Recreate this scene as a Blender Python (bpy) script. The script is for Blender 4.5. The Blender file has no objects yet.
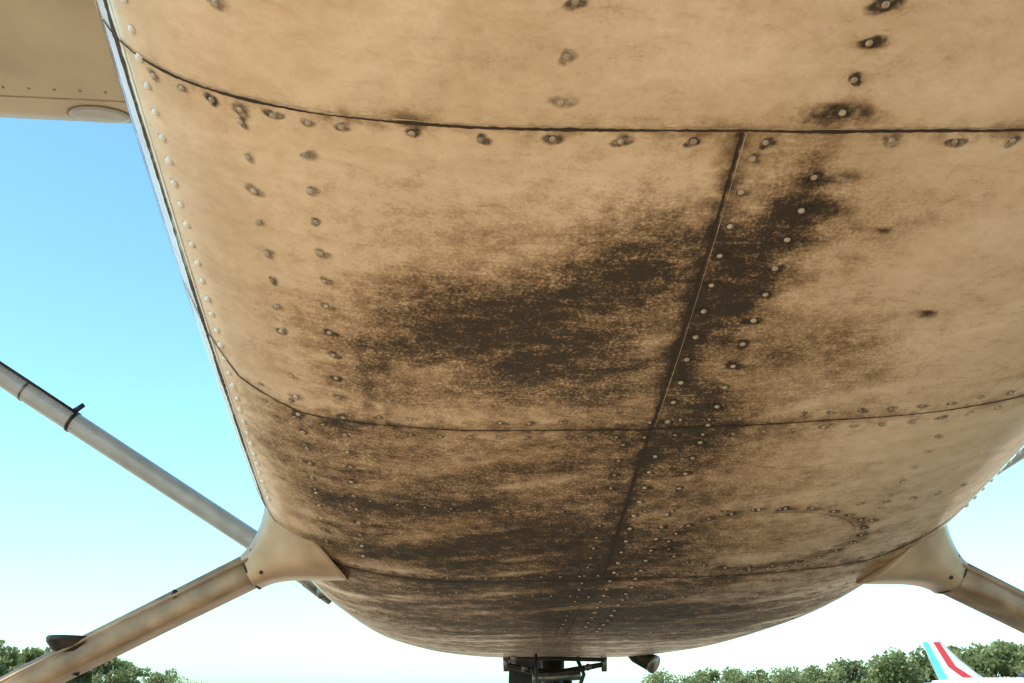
import bpy, math, random, numpy as np
from mathutils import Vector, Matrix
rng=np.random.default_rng(7); random.seed(7)
S=bpy.context.scene
S.view_settings.view_transform='Standard'; S.view_settings.look='None'; S.view_settings.exposure=0
# ------------------------------------------------------------------ helpers
def mesh_obj(name,V,F,mat=None,parent=None,smooth=True):
    me=bpy.data.meshes.new(name); me.from_pydata([tuple(map(float,v)) for v in V],[],F); me.update()
    o=bpy.data.objects.new(name,me); S.collection.objects.link(o)
    if mat: me.materials.append(mat)
    if smooth: me.polygons.foreach_set('use_smooth',[True]*len(me.polygons))
    if parent: o.parent=parent
    return o
def empty(name,loc=(0,0,0)):
    e=bpy.data.objects.new(name,None); e.location=loc; S.collection.objects.link(e); return e
def loft(name,rings,mat,parent,caps=True,smooth=True):
    n=len(rings[0]); V=[p for r in rings for p in r]; F=[]
    for i in range(len(rings)-1):
        for j in range(n):
            k=(j+1)%n; F.append((i*n+j,i*n+k,(i+1)*n+k,(i+1)*n+j))
    if caps: F.append(tuple(range(n))[::-1]); F.append(tuple(range((len(rings)-1)*n,len(rings)*n)))
    return mesh_obj(name,V,F,mat,parent,smooth)
def tube(name,pts,rad,mat,parent,n=20,ry=None,up=Vector((0,1,0))):
    pts=[Vector(p) for p in pts]; rings=[]
    if ry is None: ry=rad
    for i,p in enumerate(pts):
        d=(pts[min(i+1,len(pts)-1)]-pts[max(i-1,0)]).normalized()
        u=up if abs(d.dot(up))<.95 else Vector((1,0,0))
        a=d.cross(u).normalized(); b=a.cross(d).normalized()
        rings.append([p+a*rad[i]*math.cos(t)+b*ry[i]*math.sin(t) for t in [2*math.pi*k/n for k in range(n)]])
    return loft(name,rings,mat,parent)
GC={}
def vnoise(x,y,seed,fx,fy):
    if seed not in GC: GC[seed]=np.random.default_rng(seed).random((128,128))
    G=GC[seed]
    X=x*fx+31.7; Y=y*fy+17.3; xi=np.floor(X).astype(int); yi=np.floor(Y).astype(int)
    tx=X-xi; ty=Y-yi; tx=tx*tx*(3-2*tx); ty=ty*ty*(3-2*ty)
    g=lambda a,b:G[a%128,b%128]
    return (g(xi,yi)*(1-tx)+g(xi+1,yi)*tx)*(1-ty)+(g(xi,yi+1)*(1-tx)+g(xi+1,yi+1)*tx)*ty
def fbm(x,y,seed,fx,fy,o=4):
    s=0;a=1;t=0
    for i in range(o):
        s=s+a*vnoise(x,y,seed+i,fx*2**i,fy*2**i); t+=a; a*=.55
    return s/t
# ------------------------------------------------------------------ materials
def newmat(name):
    m=bpy.data.materials.new(name); m.use_nodes=True; return m,m.node_tree,m.node_tree.nodes['Principled BSDF']
def simple(name,col,rough=.5,metal=0,var=.25,scale=30,bump=.0,col2=None,coat=0):
    m,t,b=newmat(name); N=t.nodes; L=t.links
    tc=N.new('ShaderNodeTexCoord'); nz=N.new('ShaderNodeTexNoise'); nz.inputs['Scale'].default_value=scale; nz.inputs['Detail'].default_value=5
    L.new(tc.outputs['Object'],nz.inputs['Vector'])
    r=N.new('ShaderNodeValToRGB'); r.color_ramp.elements[0].position=.3; r.color_ramp.elements[1].position=.7
    c2=col2 or tuple(c*(1-var) for c in col)
    r.color_ramp.elements[0].color=(*c2,1); r.color_ramp.elements[1].color=(*col,1)
    L.new(nz.outputs['Fac'],r.inputs['Fac']); L.new(r.outputs['Color'],b.inputs['Base Color'])
    b.inputs['Roughness'].default_value=rough; b.inputs['Metallic'].default_value=metal; b.inputs['Coat Weight'].default_value=coat; b.inputs['Coat Roughness'].default_value=.12
    if bump:
        bp=N.new('ShaderNodeBump'); bp.inputs['Strength'].default_value=bump; bp.inputs['Distance'].default_value=.002
        L.new(nz.outputs['Fac'],bp.inputs['Height']); L.new(bp.outputs['Normal'],b.inputs['Normal'])
    return m
def skin_material():
    m,t,b=newmat('weathered_aircraft_paint'); N=t.nodes; L=t.links
    def mth(op,a,c=None,clamp=False):
        n=N.new('ShaderNodeMath'); n.operation=op; n.use_clamp=clamp
        for i,v in enumerate([a,c]):
            if v is None: continue
            if isinstance(v,(int,float)): n.inputs[i].default_value=v
            else: L.new(v,n.inputs[i])
        return n.outputs[0]
    def noise(vec,scale,detail=5,rough=.6,dist=0):
        n=N.new('ShaderNodeTexNoise'); n.inputs['Scale'].default_value=scale; n.inputs['Detail'].default_value=detail
        n.inputs['Roughness'].default_value=rough; n.inputs['Distortion'].default_value=dist; L.new(vec,n.inputs['Vector']); return n.outputs['Fac']
    def mp(vec,rz,sc):
        n=N.new('ShaderNodeMapping'); n.inputs['Rotation'].default_value=(0,0,rz); n.inputs['Scale'].default_value=sc; L.new(vec,n.inputs['Vector']); return n.outputs[0]
    def rng_(v,a,c,d=0,e=1):
        n=N.new('ShaderNodeMapRange'); n.inputs[1].default_value=a;n.inputs[2].default_value=c;n.inputs[3].default_value=d;n.inputs[4].default_value=e; L.new(v,n.inputs[0]); return n.outputs[0]
    tc=N.new('ShaderNodeTexCoord').outputs['Object']
    at_=N.new('ShaderNodeAttribute'); at_.attribute_name='grime'; sp=N.new('ShaderNodeSeparateColor'); L.new(at_.outputs['Color'],sp.inputs[0])
    R,G,B=sp.outputs[0],sp.outputs[1],sp.outputs[2]
    st1=noise(mp(tc,.40,(13,44,13)),1,5,.7,1.6)
    st2=noise(mp(tc,-.42,(22,95,22)),1,4,.7,1.4)
    scr=noise(mp(tc,.55,(9,360,9)),1,2,.5,.8)
    fine=noise(tc,330,2,.6); mid=noise(tc,48,5,.72)
    k=mth('ADD',mth('ADD',mth('MULTIPLY',st1,.7),mth('MULTIPLY',st2,.45)),mth('MULTIPLY',mid,.9))
    k=rng_(k,.70,1.36,.50,1.42)
    g=mth('MULTIPLY',R,k)
    g=mth('ADD',g,mth('MULTIPLY',G,rng_(mid,.35,.62,.35,1.1)))
    spk=rng_(fine,.50,.68,0,.46)
    g=mth('SUBTRACT',g,mth('MULTIPLY',spk,mth('MINIMUM',R,.8)))
    g=mth('SUBTRACT',g,mth('MULTIPLY',rng_(scr,.60,.70,0,.20),mth('MINIMUM',R,.7)))
    g=mth('ADD',g,mth('MULTIPLY',rng_(fine,.46,.32,0,.26),mth('ADD',R,.10)))
    g=mth('ADD',g,mth('MULTIPLY',rng_(mid,.42,.72,0,1),.12))
    g=mth('ADD',g,mth('MULTIPLY',rng_(st2,.54,.74,0,1),.09))
    g=mth('ADD',g,mth('MULTIPLY',rng_(scr,.38,.30,0,1),.035),True)
    cr=N.new('ShaderNodeValToRGB'); e=cr.color_ramp.elements
    e[0].position=0; e[0].color=(.82,.640,.465,1); e[1].position=1; e[1].color=(.034,.021,.012,1)
    for p,c in [(.14,(.70,.520,.355,1)),(.32,(.47,.322,.197,1)),(.55,(.245,.154,.085,1)),(.78,(.100,.061,.033,1))]:
        x=e.new(p); x.color=c
    L.new(g,cr.inputs['Fac'])
    hs=N.new('ShaderNodeMix'); hs.data_type='RGBA'; hs.blend_type='MULTIPLY'; hs.inputs[0].default_value=1
    L.new(cr.outputs['Color'],hs.inputs[6]); cc=N.new('ShaderNodeCombineColor')
    tn=noise(mp(tc,.3,(4,9,4)),1.3,3,.6,.8)
    for i,(a,c) in enumerate([(.86,1.08),(.82,1.10),(.76,1.16)]): L.new(rng_(tn,.3,.7,a,c),cc.inputs[i])
    L.new(cc.outputs[0],hs.inputs[7]); L.new(hs.outputs[2],b.inputs['Base Color'])
    L.new(rng_(g,0,.7,.22,.60),b.inputs['Roughness'])
    L.new(rng_(g,0,.5,.8,.05),b.inputs['Coat Weight']); b.inputs['Coat Roughness'].default_value=.12
    bp=N.new('ShaderNodeBump'); bp.inputs['Strength'].default_value=.25; bp.inputs['Distance'].default_value=.0008
    L.new(mth('ADD',mth('MULTIPLY',fine,.5),mid),bp.inputs['Height']); L.new(bp.outputs['Normal'],b.inputs['Normal'])
    return m
SKIN=skin_material()
def decal_material():
    m,t,b=newmat('oily_grime_deposit'); N=t.nodes;L=t.links
    b.inputs['Base Color'].default_value=(.045,.028,.016,1); b.inputs['Roughness'].default_value=.6
    a=N.new('ShaderNodeAttribute'); a.attribute_name='fade'
    tc=N.new('ShaderNodeTexCoord'); nz=N.new('ShaderNodeTexNoise'); nz.inputs['Scale'].default_value=240; nz.inputs['Detail'].default_value=3; L.new(tc.outputs['Object'],nz.inputs[0])
    r=N.new('ShaderNodeMapRange'); r.inputs[1].default_value=.3; r.inputs[2].default_value=.62; r.inputs[3].default_value=.2;r.inputs[4].default_value=1.1; L.new(nz.outputs['Fac'],r.inputs[0])
    mu=N.new('ShaderNodeMath'); mu.operation='MULTIPLY'; mu.use_clamp=True; L.new(r.outputs[0],mu.inputs[0]); L.new(a.outputs['Fac'],mu.inputs[1])
    L.new(mu.outputs[0],b.inputs['Alpha']); return m
DECAL=decal_material()
SEAM=simple('seam_gap_sealant',(.045,.027,.015),.7,0,.5,120)
EDGE=simple('sheet_edge_highlight',(.70,.55,.40),.3,.2,.6,90)  # bright colour paints a highlight along the sheet edge
RIVET=simple('rivet_head_paint',(.58,.435,.30),.27,0,.62,130,coat=.5)
RIVETC=simple('corner_highlight_paint',(.82,.78,.72),.2,0,.15,160,coat=.5)  # whiter than the other rivets: light caught at the corner is painted in
PAINT=simple('aged_cream_paint',(.66,.55,.42),.3,0,.22,14,.05)
WPAINT=simple('wing_underside_paint',(.64,.51,.36),.4,0,.25,4,.05)
STRUTM=simple('strut_paint',(.50,.49,.48),.3,0,.25,25,coat=.4)
LEGM=simple('gear_leg_paint',(.46,.325,.21),.35,0,.4,22,.1,(.20,.13,.078))
FAIRM=simple('fairing_paint',(.58,.42,.28),.33,0,.4,16,.1,(.36,.245,.155),coat=.3)
DARK=simple('oily_dark_metal',(.05,.045,.04),.45,.6,.5,60)
STEEL=simple('steel',(.25,.23,.21),.35,.9,.3,60)
RUBBER=simple('tyre_rubber',(.03,.03,.03),.8,0,.3,60,.2)
GLASS=simple('tinted_window',(.03,.035,.04),.08,0,.1,3)
WHITE=simple('white_paint',(.8,.8,.8),.3,0,.05,5)
RED=simple('red_paint',(.62,.04,.05),.35,0,.1,5); CYAN=simple('turquoise_paint',(.12,.55,.58),.35,0,.1,5)
# ------------------------------------------------------------------ fuselage surface
AC=empty('light_aircraft')
st=np.array([#y,zb,hw,H,zt
[-4.3,1.50,.06,.10,1.75],[-2.5,1.40,.20,.17,1.80],[-1,1.29,.38,.22,1.86],[0,1.17,.53,.24,1.95],[.45,1.055,.563,.24,2.05],[.682,.983,.570,.24,2.1],[1.105,.842,.566,.24,2.12],[1.522,.719,.558,.24,2.12],[1.9,.665,.54,.24,2.1],[2.3,.645,.50,.24,2.0],[2.7,.65,.43,.24,1.5],[3.0,.69,.36,.22,1.4],[3.25,.78,.28,.18,1.3]])
yg=np.arange(-4.3,3.2501,.01)
def prof(c,sg=8):
    a=np.interp(yg,st[:,0],st[:,c]);k=np.exp(-.5*(np.arange(-30,31)/sg)**2);k/=k.sum()
    ap=np.concatenate([a[0]+(a[0]-a[30:0:-1]),a,a[-1]+(a[-1]-a[-2:-32:-1])])
    return np.convolve(ap,k,'valid')
PR=[None]+[prof(i) for i in range(1,5)]
def at(c,y): return np.interp(y,yg,PR[c])
NE=3.5
def sec(f): return 1-(1-np.minimum(np.abs(f),1)**NE)**(1/NE)
def yA(x): return .686-.035*x
Bx=[-.56,-.53,-.498,-.428,-.312,-.024,.144,.393,.50,.56]; By=[.98,1.06,1.112,1.130,1.121,1.105,1.086,1.067,1.05,1.0]
Cx=[-.56,-.53,-.515,-.464,-.419,-.251,-.026,.185,.383,.46,.56]; Cy=[1.42,1.49,1.524,1.552,1.566,1.560,1.530,1.514,1.498,1.46,1.34]
def yB(x): return np.interp(x,Bx,By)
def yC(x): return np.interp(x,Cx,Cy)
XS=-.023
def disp(x,y):
    d=.0034*(fbm(x,y,50,6,6,3)-.5)
    s=lambda t:1/(1+np.exp(-np.clip(t/.0015,-40,40)))
    d=d-.0012*s(y-yA(x))*1.0+.0010*s(x-XS)*s(y-.68)*s(1.55-y)+.0008*s(y-yB(x))
    return d
def surf(x,y):
    hw=at(2,y); f=np.clip(x/hw,-1,1); return at(1,y)+at(3,y)*sec(f)+disp(x,y)
def P(x,y,off=0.):
    p=Vector((x,y,float(surf(x,y)))); e=.004
    if abs(x)+e>=at(2,y): x=math.copysign(float(at(2,y))-e*1.5,x)
    dx=Vector((2*e,0,float(surf(x+e,y)-surf(x-e,y)))); dy=Vector((0,2*e,float(surf(x,y+e)-surf(x,y-e))))
    n=-(dx.cross(dy)).normalized(); return p+n*off,n,dx.normalized()
fr=np.sin(np.linspace(-1,1,4001)*math.pi/2);xs=fr*.55;zs=sec(fr)*.24
s=np.concatenate([[0],np.cumsum(np.hypot(np.diff(xs),np.diff(zs)))]);F_=np.interp(np.linspace(0,s[-1],281),s,fr);F_[0]=-1;F_[-1]=1
ysg=np.concatenate([np.arange(-4.3,.3,.06),np.arange(.3,2.2,.005),np.arange(2.2,3.2501,.02)])
YY,FF=np.meshgrid(ysg,F_,indexing='ij'); XX=FF*at(2,YY); ZZ=at(1,YY)+at(3,YY)*sec(FF)+disp(XX,YY)*(1-np.abs(FF)**8)
n=len(F_); m_=len(ysg)
V=np.stack([XX,YY,ZZ],-1).reshape(-1,3)
idx=np.arange(n*m_).reshape(m_,n); Fq=np.stack([idx[:-1,:-1],idx[1:,:-1],idx[1:,1:],idx[:-1,1:]],-1).reshape(-1,4)
belly=mesh_obj('belly_skin',V.tolist(),Fq.tolist(),SKIN,AC)
def blob(x,y,cx,cy,sx,sy,a,rot=0):
    c,s_=math.cos(rot),math.sin(rot); u=(x-cx)*c+(y-cy)*s_; v=-(x-cx)*s_+(y-cy)*c
    return a*np.exp(-.5*((u/sx)**2+(v/sy)**2)**1.0)
X=V[:,0];Y=V[:,1]
w1=(fbm(X,Y,11,7,9,5)-.5)*.15; w2=(fbm(X,Y,21,5,14,5)-.5)*.13
Xw=X+w1; Yw=Y+w2
left=[(-.20,.90,.11,.06,.42,-.28),(-.10,.84,.10,.05,.45,-.35),(-.08,.98,.08,.11,.52,0),(-.25,.98,.08,.07,.28,0),(-.04,.79,.035,.06,.32,0),(-.33,1.06,.025,.06,.25,0),(-.22,.93,.05,.035,.22,0),(-.13,1.04,.16,.08,.32,0)]
right=[(.015,.88,.030,.11,.95,.1),(.045,.80,.033,.05,.55,0),(.002,1.01,.035,.09,.80,0),(.085,.93,.05,.09,.36,-.3),(.045,.70,.035,.022,.35,0),(.12,1.0,.08,.06,.15,-.3),(.09,.80,.05,.02,.25,-.2)]
low=[(-.35,1.22,.09,.11,.42,0),(-.20,1.33,.13,.09,.48,.3),(-.27,1.46,.11,.055,.80,.15),(-.10,1.45,.09,.10,.58,0),(-.1,1.18,.13,.05,.42,.1),(-.42,1.40,.06,.14,.55,0),
     (.04,1.24,.08,.11,.48,0),(.05,1.45,.11,.08,.55,0),(.22,1.42,.16,.10,.22,0)]
fwd=[(-.12,1.70,.28,.13,.68,0),(.1,1.75,.27,.14,.50,0),(0,2.1,.4,.28,.50,0)]
g=np.zeros_like(X)
sm=lambda t,w:1/(1+np.exp(-np.clip(t/w,-40,40)))
bs=lambda L_:sum(blob(Xw,Yw,*b) for b in L_)
g+=bs(left)*sm(XS+.0-X,.02)*(1-.25*sm(Y-yB(X),.01)); g+=bs(right)*sm(X-XS,.008)*sm(Y-yA(X)+.01,.01)
g+=bs(low)*sm(Y-yB(X),.006)*(1-.25*sm(X-XS,.01)); g+=bs(fwd)*sm(Y-yC(X)+.02,.01)
g+=.40*np.clip(fbm(X+.3*Y,Y+.3*X,71,4,12,5)-.44,0,1)
g+=.10*sm(Y-1.0,.2)+.02
g*= .66+.95*(fbm(X+.4*Y,Y+.25*X,33,9,20,6)-.3)
g*=1-.85*sm(np.abs(X)/at(2,Y)-.90,.03)
streak=np.clip(fbm(X-.5*Y,Y+.35*X,90,5,26,4)-.52,0,1)*3.5
g=g*(1-.6*np.clip(streak,0,1))
G=np.zeros_like(X)
nv=fbm(X,Y,60,25,25,3)
def seamsm(d,wd,a): return a*np.exp(-np.abs(d)/wd)
G+=seamsm(Y-yA(X)-.002,.007,.42)*(.4+1.1*fbm(X,Y,61,14,5,3))*np.exp(-((X-.0)/.6)**2)
G+=seamsm(X-XS,.009,.70)*sm(Y-.69,.004)*sm(1.54-Y,.01)*(.3+1.2*fbm(X,Y,62,5,12,3))
G+=seamsm(Y-yB(X),.012,.40)*(.2+1.3*fbm(X,Y,63,10,5,3)); G+=seamsm(Y-yC(X),.012,.5)*(.3+1.2*fbm(X,Y,64,10,5,3))
for (a,b,r,k) in [(.052,.666,.010,1.1),(.035,.670,.007,.7),(.072,.668,.007,.5),(.05,.634,.006,.45),(.05,.604,.006,.35),(-.345,.699,.006,.25),(-.289,.694,.007,.5),(.056,.733,.008,.7),(.08,.729,.006,.4),(.048,.769,.012,.6),(.075,.765,.008,.4),(.13,.789,.003,1.1),(.219,.902,.0035,1.0),(.40,.95,.02,.2),(.06,.603,.005,.4),(.06,.572,.005,.4)]:
    G+=k*np.exp(-(((X-a)/(r*2.1))**2+((Y-b)/r)**2))*(.5+nv)
ringd=np.abs(np.sqrt(((X-.19)/.135)**2+((Y-1.39)/.095)**2)-1); G+=.32*np.exp(-ringd/.10)*(.2+1.4*nv)
G+=.28*np.exp(-((X+.345)/.006)**2)*sm(Y-.98,.02)*sm(1.12-Y,.01)*(.4+nv)+.28*np.exp(-((X+.325)/.004)**2)*sm(Y-.95,.02)*sm(1.12-Y,.01)*(.4+nv)
col=np.stack([np.clip(g,0,1.1),np.clip(G,0,1),fbm(X,Y,5,3,3,2),np.ones_like(X)],-1).astype(np.float32)
ca=belly.data.attributes.new('grime','FLOAT_COLOR','POINT'); ca.data.foreach_set('color',col.ravel())
yu=np.concatenate([np.arange(-4.3,3.25,.1),[3.25]])
A_=np.linspace(0,math.pi,41); Vu=[];Fu=[]
for y in yu:
    hw=float(at(2,y)); zm=float(at(1,y)+at(3,y)); ht=max(float(at(4,y))-zm,.02)
    for a in A_:
        c,s_=math.cos(a),math.sin(a); Vu.append((hw*math.copysign(abs(c)**.5,c),y,zm+ht*abs(s_)**.6))
for i in range(len(yu)-1):
    for j in range(40): Fu.append((i*41+j,i*41+j+1,(i+1)*41+j+1,(i+1)*41+j))
mesh_obj('upper_fuselage_skin',Vu,Fu,PAINT,AC)
def endcap(y,name):
    hw=float(at(2,y)); zb=float(at(1,y)); H=float(at(3,y)); zm=zb+H; ht=float(at(4,y))-zm
    r=[(hw*f,y,zb+H*float(sec(f))) for f in F_[::7]]+[(hw*math.copysign(abs(math.cos(a))**.5,math.cos(a)),y,zm+ht*abs(math.sin(a))**.6) for a in A_[1:-1]]
    mesh_obj(name,r,[tuple(range(len(r)))],PAINT,AC,False)
endcap(3.25,'nose_bowl_face'); endcap(-4.3,'tail_cap')
tube('propeller_spinner',[(0,3.25,1.02),(0,3.35,1.02),(0,3.45,1.02),(0,3.52,1.02)],[.14,.12,.07,.01],WHITE,AC)
mesh_obj('propeller',[(-.05,3.36,1.04),(.05,3.38,1.0),(.08,3.38,.55),(.0,3.35,.30),(-.06,3.36,.55),(-.05,3.40,1.04),(.05,3.42,1.0),(.07,3.40,.55),(.0,3.37,.30),(-.05,3.38,.55),
 (.06,3.36,1.5),(0,3.35,1.78),(-.08,3.38,1.5),(.06,3.38,1.5),(0,3.37,1.78),(-.08,3.40,1.5)],[(0,1,2,3,4),(5,9,8,7,6),(0,4,9,5),(1,6,7,2),(2,7,8,3),(3,8,9,4),(0,10,11,12,1),(5,6,15,14,13),(0,5,13,10),(10,13,14,11),(11,14,15,12),(12,15,6,1)],DARK,AC,False)
for sx in (-1,1):
    for (y0,y1,z0,z1,nm) in [(1.35,2.05,1.42,1.88,'door_window'),(.55,1.25,1.42,1.85,'rear_window')]:
        q=[(y0,z0),(y1,z0),(y1-.05,z1),(y0+.05,z1)]
        def wx(y,z):
            hw=float(at(2,y)); zm=float(at(1,y)+at(3,y)); ht=float(at(4,y))-zm; s_=min(max((z-zm)/ht,0),1)**(1/.6); return sx*(hw*(1-s_*s_)**.25+.006)
        VV=[];
        for a in np.linspace(0,1,9):
            for b in np.linspace(0,1,9):
                y=(q[0][0]*(1-a)+q[1][0]*a)*(1-b)+(q[3][0]*(1-a)+q[2][0]*a)*b; z=z0+(z1-z0)*b; VV.append((wx(y,z),y,z))
        mesh_obj(nm,VV,[(i*9+j,i*9+j+1,(i+1)*9+j+1,(i+1)*9+j) for i in range(8) for j in range(8)],GLASS,AC)
# ------------------------------------------------------------------ seams
def ribbon(name,pts,w,off=.0005,seed=1,parent=AC,mat=SEAM,side=0):
    r=random.Random(seed); VV=[];FFc=[]
    Q=[P(x,y,off) for x,y in pts]; ww=w; slow=1
    for i,(p,nn,_) in enumerate(Q):
        if i%12==0: tgt=r.uniform(.45,1.25)
        slow=.85*slow+.15*tgt
        d=(Q[min(i+1,len(Q)-1)][0]-Q[max(i-1,0)][0]).normalized(); b=nn.cross(d).normalized()
        ww=.6*ww+.4*w*slow*r.uniform(.5,1.5); j=r.uniform(-.1,.1)*w+side
        VV+= [p+b*(ww/2+j),p-b*(ww/2-j)]
        if i: FFc.append((2*i-2,2*i-1,2*i+1,2*i))
    return mesh_obj(name,VV,FFc,mat,parent)
lx=np.concatenate([np.linspace(-.545,-.5,20),np.linspace(-.498,.498,330),np.linspace(.5,.545,20)])
ribbon('panel_seam_aft',[(x,yA(x)) for x in lx],.0030,seed=1)
ribbon('panel_seam_aft_edge',[(x,yA(x)-.0024) for x in lx],.0010,seed=21,mat=EDGE,off=.0004)
ribbon('panel_seam_mid',[(x,float(yB(x))) for x in lx],.0026,seed=2)
ribbon('panel_seam_fwd',[(x,float(yC(x))) for x in lx if abs(x)<.54],.0030,seed=3)
ribbon('panel_seam_centre',[(XS+.0015*math.sin(y*9),y) for y in np.arange(.689,1.515,.003)],.0042,seed=4)
ribbon('panel_seam_centre_edge',[(XS+.0036+.0015*math.sin(y*9),y) for y in np.arange(.689,1.1,.003)],.0007,seed=24,mat=EDGE,off=.0004)
ribbon('panel_seam_centre_fwd',[(XS-.012+.02*(1-min(1,(y-1.56)/.02)),y) for y in np.arange(1.56,2.3,.004)],.0015,seed=5)
for sx in (-1,1):
    ribbon('corner_lap_seam',[(sx*(.530+.004*math.sin(3*y)),y) for y in np.arange(.35,1.5,.004)],.0060,seed=6)
    ribbon('corner_lap_edge',[(sx*(.5245+.004*math.sin(3*y)),y) for y in np.arange(.35,1.5,.004)],.0028,seed=26,mat=RIVETC,off=.0004)  # pale strip, corner highlight put into its colour
    ribbon('corner_lap_seam_lower',[(sx*(.549+.002*math.sin(9*y)),y) for y in np.arange(.40,1.1,.004)],.004,seed=16)
ribbon('access_panel_seam',[(.19+.125*math.cos(a),1.39+.085*math.sin(a)) for a in np.linspace(0,2*math.pi,160)],.0009,seed=7)
ribbon('cowl_seam',[(x,1.93) for x in np.linspace(-.5,.5,160)],.003,seed=8)
# ------------------------------------------------------------------ rivets
riv=[];rivc=[]
def row(pts,r=.0032,gr=.0085,s=.8,j=.0012,skip=0.03,L_=None):
    for x,y in pts:
        if random.random()<skip: continue
        (riv if L_ is None else L_).append((x+random.uniform(-j,j),y+random.uniform(-j,j),r*random.uniform(.9,1.08),.0036+(gr-.003)*.60*random.uniform(.5,1.5),s*random.uniform(.4,1.1)))
row([(x,yA(x)+.010) for x in [-.50,-.476,-.452,-.428,-.400,-.372,-.345,-.289,-.233,-.175,-.119,-.062,-.003,.048,.102,.154,.201,.255,.31,.365,.42,.47]],s=.75,gr=.0085)
row([(.051,y) for y in [.512,.543,.573,.604,.634,.664]],gr=.0105,s=1.0,skip=0)
row([(.050-.008*(y-.73)/.3,y) for y in np.arange(.731,1.92,.0362)],gr=.0095,s=.9)
row([(-.008,y) for y in np.arange(.714,1.9,.0375)],gr=.0085,s=.8)
row([(-.171,y) for y in [.54,.582,.626,.668]],s=.5)
row([(.31,y) for y in [.50,.55,.60,.65]],s=.2)
row([(-.430,y) for y in np.arange(.724,1.5,.0375)],s=.55,gr=.0085)
row([(-.378,y) for y in np.arange(.744,1.5,.0375)],s=.6,gr=.0085)
row([(-.43,y) for y in (.50,.56,.62)],s=.3)
row([(-.050,y) for y in np.arange(1.14,1.9,.034)],r=.0021,s=.45)
for dy in (-.016,.016): row([(x,float(yB(x))+dy) for x in np.arange(-.47,.49,.034)],r=.0021,gr=.006,s=.45)
for dy in (-.018,): row([(x,float(yC(x))+dy) for x in np.arange(-.45,.45,.028)],r=.0021,gr=.006,s=.5)
row([(x,1.302-.03*x) for x in np.arange(-.43,.44,.036)],r=.0021,gr=.006,s=.5)
row([(.19+.138*math.cos(a),1.39+.096*math.sin(a)) for a in np.linspace(0,2*math.pi,25)[:-1]],r=.0024,gr=.0085,s=.65)
row([(.327,y) for y in np.arange(1.13,1.48,.036)],r=.0021,gr=.006,s=.35)
row([(x,1.62) for x in np.arange(-.42,.42,.03)],r=.0021,gr=.006,s=.45)
row([(x,1.90) for x in np.arange(-.42,.42,.03)],r=.0021,gr=.006,s=.45)
for sx in (-1,1):
    row([(sx*.511,y) for y in np.arange(.42,1.46,.026)],r=.0042,gr=.0065,s=.3,j=.0006,L_=rivc)
def build_rivets(lst,nm,mat):
    VR=[];FR=[];VD=[];FD=[];fade=[]
    for (x,y,r,gr,s_) in lst:
        p,nn,tx=P(x,y,.0); ty=nn.cross(tx).normalized(); b0=len(VR); K=10
        for (rr,h) in [(1.0,-.0003),(.93,.0009),(.62,.0017),(.25,.0021)]:
            for k in range(K):
                a=2*math.pi*k/K; VR.append(p+(tx*math.cos(a)+ty*math.sin(a))*r*rr+nn*h*r/.0032)
        for l in range(3):
            for k in range(K): FR.append((b0+l*K+k,b0+l*K+(k+1)%K,b0+(l+1)*K+(k+1)%K,b0+(l+1)*K+k))
        FR.append(tuple(b0+3*K+k for k in range(K)))
        b0=len(VD); K=14; oy=random.uniform(-.0015,.0015); ox=random.uniform(-.001,.004); VD.append(p+nn*.0007); fade.append(min(1,s_*1.3))
        ph=random.uniform(0,6.28); el=random.uniform(.9,1.6); q0=.0030
        for li,(rr,fa_) in enumerate([(.45,1.15),(.7,.5),(1.0,0)]):
            for k in range(K):
                a=2*math.pi*k/K; q=(q0*(1-rr)+gr*rr)*(1+.22*math.sin(2*a+ph)+.12*math.sin(3*a+ph*2))
                q3=P(x+ox*rr+q*el*math.cos(a),y+oy*rr+q*math.sin(a),.0006-.0001*li)[0] if abs(x)<.45 else p+(tx*math.cos(a)+ty*math.sin(a))*q+nn*.0006
                VD.append(q3); fade.append(min(1,s_*fa_))
        for k in range(K): FD.append((b0,b0+1+k,b0+1+(k+1)%K))
        for l in range(2):
            for k in range(K): FD.append((b0+1+l*K+k,b0+1+(l+1)*K+k,b0+1+(l+1)*K+(k+1)%K,b0+1+l*K+(k+1)%K))
    mesh_obj(nm,VR,FR,mat,AC)
    dc=mesh_obj(nm+'_grime',VD,FD,DECAL,AC); fa=dc.data.attributes.new('fade','FLOAT','POINT'); fa.data.foreach_set('value',fade)
build_rivets(riv,'rivet_heads',RIVET); build_rivets(rivc,'corner_rivet_heads',RIVETC)
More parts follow.
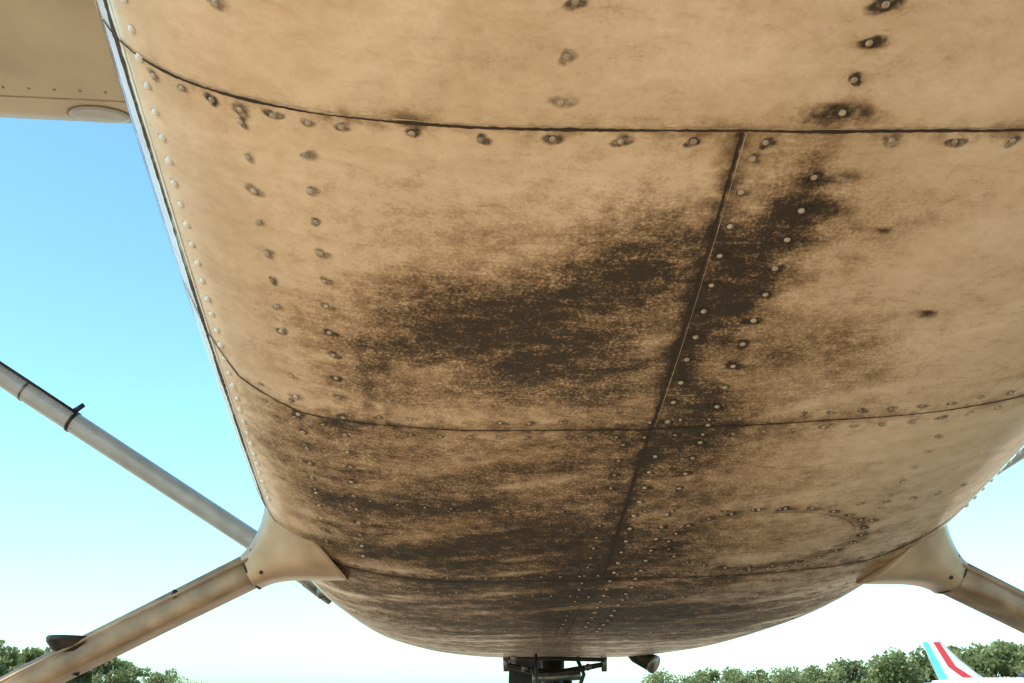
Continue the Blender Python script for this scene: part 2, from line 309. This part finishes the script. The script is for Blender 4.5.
# ------------------------------------------------------------------ gear fairings, legs, wheels
def sect(c,T,hy,ht,n=36,e=.75):
    r=[]
    for k in range(n):
        a=2*math.pi*k/n; ca_,sa=math.cos(a),math.sin(a)
        r.append(Vector(c)+Vector(T)*ht*math.copysign(abs(ca_)**e,ca_)+Vector((0,1,0))*hy*math.copysign(abs(sa)**e,sa))
    return r
for sx in (-1,1):
    Rg=[]
    for i in range(21):
        q=i/20; k=(1-q)**1.7
        c=(sx*(.478+.085*q),1.60+.02*q,.800-.062*q); T=Vector((-sx*(.45+.22*k),0,-.88+.16*k)).normalized()
        Rg.append(sect(c,T,.054+.050*k,.0270+.074*k,e=.62+.3*k))
    loft('gear_leg_fairing',Rg,FAIRM,AC)
    tube('fairing_edge_seal',[Vector((sx*(.562),1.620,.739))+Vector((-sx*.455,0,-.89))*.0285*math.cos(a)+Vector((0,1,0))*.0555*math.sin(a) for a in np.linspace(0,2*math.pi,30)],[.0013]*30,DARK,AC,6)
    for a in (0.6,1.6,2.6): 
        c=Vector((sx*.545,1.566,.748))+Vector((-sx*.455,0,-.89))*.022*math.cos(a); tube('fairing_screw',[c,c+Vector((0,-.004,0))],[.003,.003],DARK,AC,8)
    cl=[(.54,.752),(.62,.708),(.70,.664),(.86,.578),(1.0,.495),(1.12,.40),(1.21,.30),(1.25,.22)]; Rg=[]
    for i,(x,z) in enumerate(cl):
        a=cl[max(0,i-1)];b=cl[min(len(cl)-1,i+1)]; d=Vector((sx*(b[0]-a[0]),0,b[1]-a[1])).normalized(); T=Vector((0,1,0)).cross(d)
        Rg.append(sect((sx*x,1.62-.01*i,z),T,.050-.002*i,.0235-.001*i,e=.45))
    loft('gear_leg',Rg,LEGM,AC)
    tube('brake_line',[(sx*x,1.617-.01*i-.050,z+.010) for i,(x,z) in enumerate(cl)],[.0022]*8,LEGM,AC,8)
    for x,z in [(.66,.690),(.80,.614),(.93,.540)]:
        tube('leg_clip',[(sx*x,1.558,z+.014),(sx*(x+.002),1.556,z+.004)],[.004,.004],DARK,AC,8)
    wx=1.33
    wr=[(.0,.06),(.06,.07),(.09,.055),(.12,.075),(.17,.08),(.195,.06),(.203,.0)]
    ring=[(r,w) for r,w in wr]+[(r,-w) for r,w in wr[-2::-1]]
    rings=[[Vector((sx*wx+w,1.55+max(r,.002)*math.cos(2*math.pi*k/40),.205+max(r,.002)*math.sin(2*math.pi*k/40))) for k in range(40)] for r,w in ring]
    loft('main_wheel',rings,RUBBER,AC)
    tube('wheel_axle',[(sx*1.24,1.55,.21),(sx*1.42,1.55,.205)],[.025,.025],STEEL,AC,16)
    tube('brake_disc',[(sx*1.262,1.55,.206),(sx*1.268,1.55,.206)],[.09,.09],STEEL,AC,24)
for sx in (-1,1):
    Rg=[]
    for q,sc,z in [(0,.40,.612),(.3,.75,.617),(.5,1,.629),(.8,1.04,.635),(1,1.0,.638)]:
        Rg.append([Vector((sx*.806+.036*sc*math.cos(a),1.595+.07*sc*math.sin(a),z)) for a in [2*math.pi*k/28 for k in range(28)]])
    loft('entry_step_pad',Rg,DARK,AC)
    tube('entry_step_stem',[(sx*.806,1.595,.614),(sx*.815,1.595,.590)],[.014,.020],DARK,AC,12)
# ------------------------------------------------------------------ wings + struts
WZ=1.920
def lowz(c): return -(.018)*math.sin(math.pi*min(1,c))+.065*max(0,1-c/.10)**2
def airfoil(y_le,ch,z0,th):
    pts=[]
    for t in np.linspace(0,1,22):
        c=(1-math.cos(t*math.pi))/2; pts.append((y_le-c*ch, z0+th*(.93*math.sqrt(c)*(1-c)+.10*(1-c))+.05*(1-c)))
    low=[]
    for t in np.linspace(1,0,22)[1:-1]:
        c=(1-math.cos(t*math.pi))/2; low.append((y_le-c*ch, z0+lowz(c)))
    return pts+low
for sx in (-1,1):
    Rg=[]
    for x,ch in [(.30,1.52),(.56,1.52),(1.2,1.52),(2.6,1.52),(4.0,1.3),(5.2,1.08)]:
        Rg.append([Vector((sx*x,y,z)) for y,z in airfoil(2.36-.03*max(0,x-2.6),ch,WZ+.018*(x-.5),.15)])
    loft('wing',Rg,WPAINT,AC)
    for yy,w in [(2.15,.004),(1.35,.004)]:
        VV=[];FC=[]
        for i,x in enumerate(np.linspace(.56,2.6,40)):
            z=WZ+.018*(x-.5)+lowz((2.36-yy)/1.52)-.0012; VV+=[(sx*x,yy-w/2,z),(sx*x,yy+w/2,z)]
            if i: FC.append((2*i-2,2*i-1,2*i+1,2*i))
        mesh_obj('wing_underside_seam',VV,FC,LEGM,AC)
    for x in np.arange(.8,2.5,.06):
        z=WZ+.018*(x-.5)+lowz((2.36-2.11)/1.52); tube('wing_rivet',[(sx*x,2.11,z+.001),(sx*x,2.11,z-.002)],[.005,.003],LEGM,AC,8)
    a=Vector((sx*.50,2.248,.766)); b=Vector((sx*2.43,1.72,1.940)); pts=[a.lerp(b,t) for t in np.linspace(0,1,12)]
    tube('wing_strut',pts,[.0215]*12,STRUTM,AC,28,[.036]*12)
    tube('strut_root_cuff',[a.lerp(b,.0),a.lerp(b,.015),a.lerp(b,.03)],[.026,.025,.0225],STEEL,AC,24,[.042,.040,.037])
    tube('strut_top_cuff',[a.lerp(b,.95),a.lerp(b,1.0)],[.024,.045],PAINT,AC,24,[.040,.07])
    t0=.285
    tube('strut_clamp',[a.lerp(b,t0),a.lerp(b,t0+.003)],[.0232]*2,DARK,AC,24,[.038]*2)
    c=a.lerp(b,t0+.003); upn=Vector((-sx*.52,0,.85)); tube('clamp_tab',[c+upn*.018+Vector((0,-.02,0)),c+upn*.034+Vector((sx*-.012,-.025,0))],[.006,.005],DARK,AC,10)
    tube('strut_clamp_outer',[a.lerp(b,.335),a.lerp(b,.337)],[.0228]*2,STEEL,AC,24,[.0375]*2)
    tube('strut_pitot_line',[p+Vector((0,-.022,0))+upn*.019 for p in [a.lerp(b,t) for t in np.linspace(t0,.95,12)]],[.003]*12,DARK,AC,8)
    VV=[];FC=[];K=40
    def wz(x,y): return WZ+.018*(x-.5)+lowz((2.36-y)/1.52)
    rad=[1,.9,.8,.4,.02]
    for k in range(K):
        ang=2*math.pi*k/K
        for rr in rad:
            x=1.15+.075*rr*math.cos(ang); y=2.225+.048*rr*math.sin(ang); VV.append((sx*x,y,wz(x,y)-(.002 if rr==1 else .006)))
    R_=len(rad)
    for k in range(K):
        for l in range(R_-1): FC.append((R_*k+l,R_*k+l+1,R_*((k+1)%K)+l+1,R_*((k+1)%K)+l))
    mesh_obj('vent_cover',VV,FC,STRUTM,AC)
    VV=[];FC=[]
    for k in range(K):
        ang=2*math.pi*k/K
        for rr in (1.06,.98):
            x=1.15+.075*rr*math.cos(ang); y=2.225+.048*rr*math.sin(ang); VV.append((sx*x,y,wz(x,y)-.0025))
    for k in range(K): FC.append((2*k,2*k+1,2*((k+1)%K)+1,2*((k+1)%K)))
    mesh_obj('vent_cover_gap',VV,FC,LEGM,AC)
for sx in (-1,1):
    Rg=[[Vector((sx*x,y,z)) for y,z in [(yl,1.62),(yl-ch*.15,1.66),(yl-ch*.6,1.65),(yl-ch,1.62),(yl-ch*.6,1.60),(yl-ch*.15,1.585)]] for x,yl,ch in [(.02,-3.3,.95),(1.6,-3.6,.65)]]
    loft('tailplane',Rg,PAINT,AC)
Rg=[[Vector((x,y,z)) for x,y in [(0,yl),(.04,yl-ch*.3),(.03,yl-ch*.7),(0,yl-ch),(-.03,yl-ch*.7),(-.04,yl-ch*.3)]] for z,yl,ch in [(1.7,-2.8,1.5),(2.7,-3.9,.75)]]
loft('tail_fin',Rg,PAINT,AC)
# ------------------------------------------------------------------ nose gear, exhaust, drains
tube('nose_gear_oleo',[(.02,2.72,.72),(.02,2.73,.5),(.02,2.735,.33)],[.032,.028,.024],DARK,AC)
tube('nose_gear_collar',[(.02,2.725,.622),(.02,2.725,.602)],[.040,.040],DARK,AC)
tube('steering_arm',[(-.105,2.66,.634),(-.05,2.66,.622),(.02,2.67,.612),(.07,2.66,.622),(.145,2.66,.636)],[.006,.008,.010,.008,.006],DARK,AC,12)
for x in (-.105,.145): tube('steering_rod',[(x,2.66,.66),(x,2.66,.618)],[.009,.007],STEEL,AC,12)
tube('torque_link',[(.0,2.66,.60),(.0,2.58,.50),(.01,2.66,.40)],[.014,.011,.012],STEEL,AC,12)
tube('torque_link_b',[(.05,2.66,.60),(.05,2.58,.50),(.04,2.66,.40)],[.012,.010,.010],DARK,AC,12)
tube('shimmy_damper',[(-.04,2.63,.600),(.08,2.63,.608)],[.011,.011],STEEL,AC,14)
tube('nose_gear_hose',[(.07,2.62,.65),(.085,2.60,.61),(.07,2.61,.57),(.05,2.66,.50)],[.005]*4,DARK,AC,10)
tube('nose_gear_hose_b',[(-.03,2.62,.65),(-.045,2.60,.62),(-.02,2.61,.58),(.0,2.66,.52)],[.004]*4,DARK,AC,10)
for x,z in ((-.06,.625),(-.02,.60),(.05,.602),(.10,.628)): tube('fitting_bolt',[(x,2.625,z),(x,2.645,z)],[.009,.009],STEEL,AC,6)
for dx in (-.09,.09): tube('nose_fork',[(.02,2.735,.36),(.02+dx,2.74,.33),(.02+dx,2.75,.18)],[.03,.02,.016],STEEL,AC)
rings=[[Vector((.02+w,2.75+max(r,.002)*math.cos(2*math.pi*k/36),.175+max(r,.002)*math.sin(2*math.pi*k/36))) for k in range(36)] for r,w in [(0,.05),(.08,.05),(.12,.065),(.16,.06),(.173,.0),(.16,-.06),(.12,-.065),(.08,-.05),(0,-.05)]]
loft('nose_wheel',rings,RUBBER,AC)
ex=[(.185,2.60,.70),(.215,2.57,.655),(.250,2.54,.632)]
tube('exhaust_pipe',ex,[.021]*3,DARK,AC,22); tube('exhaust_pipe_lip',[(.246,2.543,.6345),(.252,2.538,.631)],[.0225]*2,STEEL,AC,22)
tube('breather_tube',[(-.055,2.35,.67),(-.055,2.34,.60),(-.052,2.335,.565)],[.0035]*3,DARK,AC,10)
tube('fuel_drain',[(-.10,2.45,.66),(-.10,2.44,.632)],[.009,.006],STEEL,AC,12)
tube('cowl_flap_hinge',[(-.11,2.5,.645),(.12,2.5,.641)],[.005]*2,DARK,AC,8)
tube('belly_vent',[(-.46,2.2,.78),(-.50,2.17,.765),(-.525,2.16,.760)],[.016,.014,.012],STEEL,AC,14)
# ------------------------------------------------------------------ parked aircraft in the distance
PK=empty('parked_aircraft',(15.55,34.1,0))
def bl(name,st_,mat):
    Rg=[]
    for x,hw,zb,zt in st_:
        r=[]
        for k in range(24):
            a=2*math.pi*k/24; c,s_=math.cos(a),math.sin(a)
            r.append(Vector((x,hw*math.copysign(abs(c)**.7,c),(zb+zt)/2+(zt-zb)/2*math.copysign(abs(s_)**.7,s_))))
        Rg.append(r)
    return loft(name,Rg,mat,PK)
bl('fuselage',[(.2,.05,.95,1.15),(1.2,.18,.88,1.25),(3.0,.45,.62,1.25),(3.8,.52,.52,1.3),(5.0,.54,.5,1.3),(5.7,.5,.52,1.3),(6.9,.40,.60,1.25),(7.1,.28,.72,1.15)],WHITE)
Rg=[[Vector((x,y,z)) for x,y in [(x0,0),(x0+c*.3,.05),(x0+c*.7,.05),(x0+c,0),(x0+c*.7,-.05),(x0+c*.3,-.05)]] for z,x0,c in [(1.0,.50,2.0),(1.35,.36,1.45),(1.8,.2,1.08),(2.40,.02,.66),(2.50,.06,.52)]]
loft('tail_fin',Rg,WHITE,PK)
for sy in (-1,1):
    mesh_obj('rudder_stripe',[(.51,sy*.02,1.0),(.80,sy*.062,1.0),(.22,sy*.045,2.38),(.03,sy*.02,2.38)],[(0,1,2,3)],CYAN,PK,False)
    mesh_obj('fin_stripe',[(1.55,sy*.068,1.02),(1.95,sy*.064,1.02),(1.05,sy*.068,1.6),(.60,sy*.066,2.38),(.38,sy*.066,2.38),(.78,sy*.070,1.6)],[(0,1,2,5),(5,2,3,4)],RED,PK,False)
    Rg=[[Vector((x,sy*y,z)) for x,z in [(x0,1.05),(x0+c*.4,1.11),(x0+c,1.07),(x0+c*.4,1.02)]] for y,x0,c in [(.05,.3,1.0),(1.6,.4,.7)]]
    loft('tailplane',Rg,WHITE,PK)
    Rg=[[Vector((x,sy*y,z+.04*y)) for x,z in [(x0,.70),(x0+c*.3,.62),(x0+c*.8,.62),(x0+c,.70),(x0+c*.7,.76)]] for y,x0,c in [(.2,3.7,1.5),(4.8,4.1,1.0)]]
    loft('wing',Rg,WHITE,PK)
    tube('gear_leg',[(4.3,sy*1.2,.68),(4.3,sy*1.25,.22)],[.04,.03],WHITE,PK)
    tube('main_wheel',[(4.3,sy*1.18,.2),(4.3,sy*1.32,.2)],[.2,.2],RUBBER,PK,24)
bl('cabin_canopy',[(3.2,.25,1.15,1.28),(3.8,.42,1.2,1.62),(4.8,.44,1.2,1.66),(5.6,.35,1.15,1.32)],GLASS)
tube('nose_gear',[(6.5,0,.65),(6.6,0,.2)],[.04,.03],STEEL,PK); tube('nose_wheel',[(6.6,-.06,.18),(6.6,.06,.18)],[.18,.18],RUBBER,PK,24)
tube('propeller',[(7.15,-.85,.95),(7.15,0,.95),(7.15,.85,.95)],[.04,.07,.04],DARK,PK,8)
# ------------------------------------------------------------------ ground
def ground_mat():
    m,t,b=newmat('dry_ground'); N=t.nodes;L=t.links
    tc=N.new('ShaderNodeTexCoord').outputs['Object']
    n1=N.new('ShaderNodeTexNoise'); n1.inputs['Scale'].default_value=1.3; n1.inputs['Detail'].default_value=6; L.new(tc,n1.inputs[0])
    n2=N.new('ShaderNodeTexNoise'); n2.inputs['Scale'].default_value=60; n2.inputs['Detail'].default_value=4; L.new(tc,n2.inputs[0])
    r=N.new('ShaderNodeValToRGB'); r.color_ramp.elements[0].position=.32;r.color_ramp.elements[1].position=.68
    r.color_ramp.elements[0].color=(.41,.282,.165,1); r.color_ramp.elements[1].color=(.53,.375,.235,1); L.new(n1.outputs[0],r.inputs[0])
    mx=N.new('ShaderNodeMix'); mx.data_type='RGBA'; mx.blend_type='OVERLAY'; mx.inputs[0].default_value=.35; L.new(r.outputs[0],mx.inputs[6]); L.new(n2.outputs['Fac'],mx.inputs[7])
    ln=N.new('ShaderNodeVectorMath'); ln.operation='LENGTH'; L.new(tc,ln.inputs[0])
    mr=N.new('ShaderNodeMapRange'); mr.inputs[1].default_value=18; mr.inputs[2].default_value=60; L.new(ln.outputs['Value'],mr.inputs[0])
    m2=N.new('ShaderNodeMix'); m2.data_type='RGBA'; L.new(mr.outputs[0],m2.inputs[0]); L.new(mx.outputs[2],m2.inputs[6]); m2.inputs[7].default_value=(.14,.13,.055,1)
    L.new(m2.outputs[2],b.inputs['Base Color']); b.inputs['Roughness'].default_value=.95
    bp=N.new('ShaderNodeBump'); bp.inputs['Strength'].default_value=.5; bp.inputs['Distance'].default_value=.01; L.new(n2.outputs['Fac'],bp.inputs['Height']); L.new(bp.outputs[0],b.inputs['Normal'])
    return m
mesh_obj('ground',[(-3000,-3000,0),(3000,-3000,0),(3000,3000,0),(-3000,3000,0)],[(0,1,2,3)],ground_mat(),None,False)
# ------------------------------------------------------------------ distant trees (one mesh)
LEAF,t,b=newmat('foliage'); N=t.nodes;L=t.links
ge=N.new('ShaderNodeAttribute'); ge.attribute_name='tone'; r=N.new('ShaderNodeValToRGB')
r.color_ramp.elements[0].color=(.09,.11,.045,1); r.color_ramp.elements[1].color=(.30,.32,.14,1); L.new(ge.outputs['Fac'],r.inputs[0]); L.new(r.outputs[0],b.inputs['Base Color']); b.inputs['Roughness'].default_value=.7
tr=N.new('ShaderNodeBsdfTranslucent'); tr.inputs[0].default_value=(.32,.36,.13,1); ms=N.new('ShaderNodeMixShader'); ms.inputs[0].default_value=.4
L.new(b.outputs[0],ms.inputs[1]); L.new(tr.outputs[0],ms.inputs[2]); L.new(ms.outputs[0],N['Material Output'].inputs[0])
BARK=simple('bark',(.14,.10,.07),.9,0,.4,8)
TV=[];TF=[];TT=[];TM=[]
def add_tree(x,y,h,w):
    def limb(a,c,r0,r1):
        a=Vector(a);c=Vector(c);d=(c-a).normalized();u=d.cross(Vector((.3,.9,.1))).normalized();v=d.cross(u);b0=len(TV)
        for p,rr in ((a,r0),(c,r1)):
            for k in range(6):
                an=k*math.pi/3; TV.append(tuple(p+(u*math.cos(an)+v*math.sin(an))*rr)); TT.append(.3)
        for k in range(6): TF.append((b0+k,b0+(k+1)%6,b0+6+(k+1)%6,b0+6+k)); TM.append(1)
    limb((x,y,0),(x,y,h*.55),.03*h,.018*h)
    nb=rng.integers(9,14)
    for i in range(nb):
        a=rng.uniform(0,6.28); rr=w*.5*math.sqrt(rng.uniform(.02,1)); zz=h*rng.uniform(.38,.90); rr*=1-.55*max(0,(zz/h-.5)/.45)
        cx,cy=x+rr*math.cos(a),y+rr*math.sin(a); limb((x,y,h*rng.uniform(.25,.5)),(cx,cy,zz),.010*h,.004*h)
        R=w*rng.uniform(.16,.27); n_=120; tone=rng.uniform(.15,.75)
        d=rng.normal(size=(n_,3)); d/=np.linalg.norm(d,axis=1)[:,None]; rad=R*rng.uniform(.35,1.12,size=n_)**.6
        C=np.array([cx,cy,zz])+d*rad[:,None]*[1,1,.8]
        u=rng.normal(size=(n_,3)); u/=np.linalg.norm(u,axis=1)[:,None]; v=np.cross(u,rng.normal(size=(n_,3))); v/=np.linalg.norm(v,axis=1)[:,None]
        s_=rng.uniform(.14,.32,size=(n_,1))*(h/7)
        for q in range(n_):
            b0=len(TV)
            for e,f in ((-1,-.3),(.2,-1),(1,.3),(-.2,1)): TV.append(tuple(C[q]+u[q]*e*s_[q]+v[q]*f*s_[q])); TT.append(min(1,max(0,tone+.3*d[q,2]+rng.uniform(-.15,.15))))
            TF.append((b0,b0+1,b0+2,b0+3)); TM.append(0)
def place(u,top,D,w=5.5):
    az=math.atan((u-512)/1060.)+.060; x=-.25+D*math.sin(az); y=D*math.cos(az); h=.55+(700-top)/1000*.94*D*1.0
    add_tree(x,y,h,w*rng.uniform(.85,1.2))
for u in range(-420,215,18):
    top=np.interp(u,[-420,0,60,110,160,215],[650,651,654,662,674,690])+rng.uniform(-3,5); place(u+rng.uniform(-8,8),top,150+rng.uniform(-15,20))
for u in range(215,680,46): place(u,694,160,5)
for u in range(668,1300,16):
    top=np.interp(u,[668,760,850,890,1000,1500],[676,670,667,655,650,650])+rng.uniform(-4,6); place(u+rng.uniform(-8,8),top,150+rng.uniform(-15,20))
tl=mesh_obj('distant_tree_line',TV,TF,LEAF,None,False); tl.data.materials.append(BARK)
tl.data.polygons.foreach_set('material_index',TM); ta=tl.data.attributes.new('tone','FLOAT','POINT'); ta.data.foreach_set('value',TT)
# ------------------------------------------------------------------ light
el=math.radians(50);az=math.radians(232)
W=bpy.data.worlds.new("World");S.world=W;W.use_nodes=True
nt=W.node_tree;bg=nt.nodes['Background'];sk=nt.nodes.new('ShaderNodeTexSky');sk.sky_type='NISHITA';sk.sun_disc=False
sk.sun_elevation=el;sk.sun_rotation=az; sk.dust_density=1.2
mx=nt.nodes.new('ShaderNodeMix'); mx.data_type='RGBA'; mx.blend_type='MULTIPLY'; mx.inputs[0].default_value=1; mx.inputs[7].default_value=(1.7,2.5,2.45,1)
nt.links.new(sk.outputs[0],mx.inputs[6]); nt.links.new(mx.outputs[2],bg.inputs[0]); bg.inputs[1].default_value=0.14
Ls=bpy.data.lights.new('sun','SUN');Ls.energy=5;Ls.angle=math.radians(.5);Ls.color=(1,.94,.85);lo=bpy.data.objects.new('sun',Ls);S.collection.objects.link(lo)
d=Vector((math.sin(az)*math.cos(el),math.cos(az)*math.cos(el),math.sin(el)));lo.rotation_euler=(-d).to_track_quat('-Z','Y').to_euler()
# ------------------------------------------------------------------ camera
cam=bpy.data.cameras.new('camera');co=bpy.data.objects.new('camera',cam);S.collection.objects.link(co);S.camera=co
cam.lens=35.156;cam.clip_start=.02;cam.clip_end=6000
co.location=(-.25,0,.55);co.rotation_euler=(math.pi/2+math.atan(.3585),0,-.060)
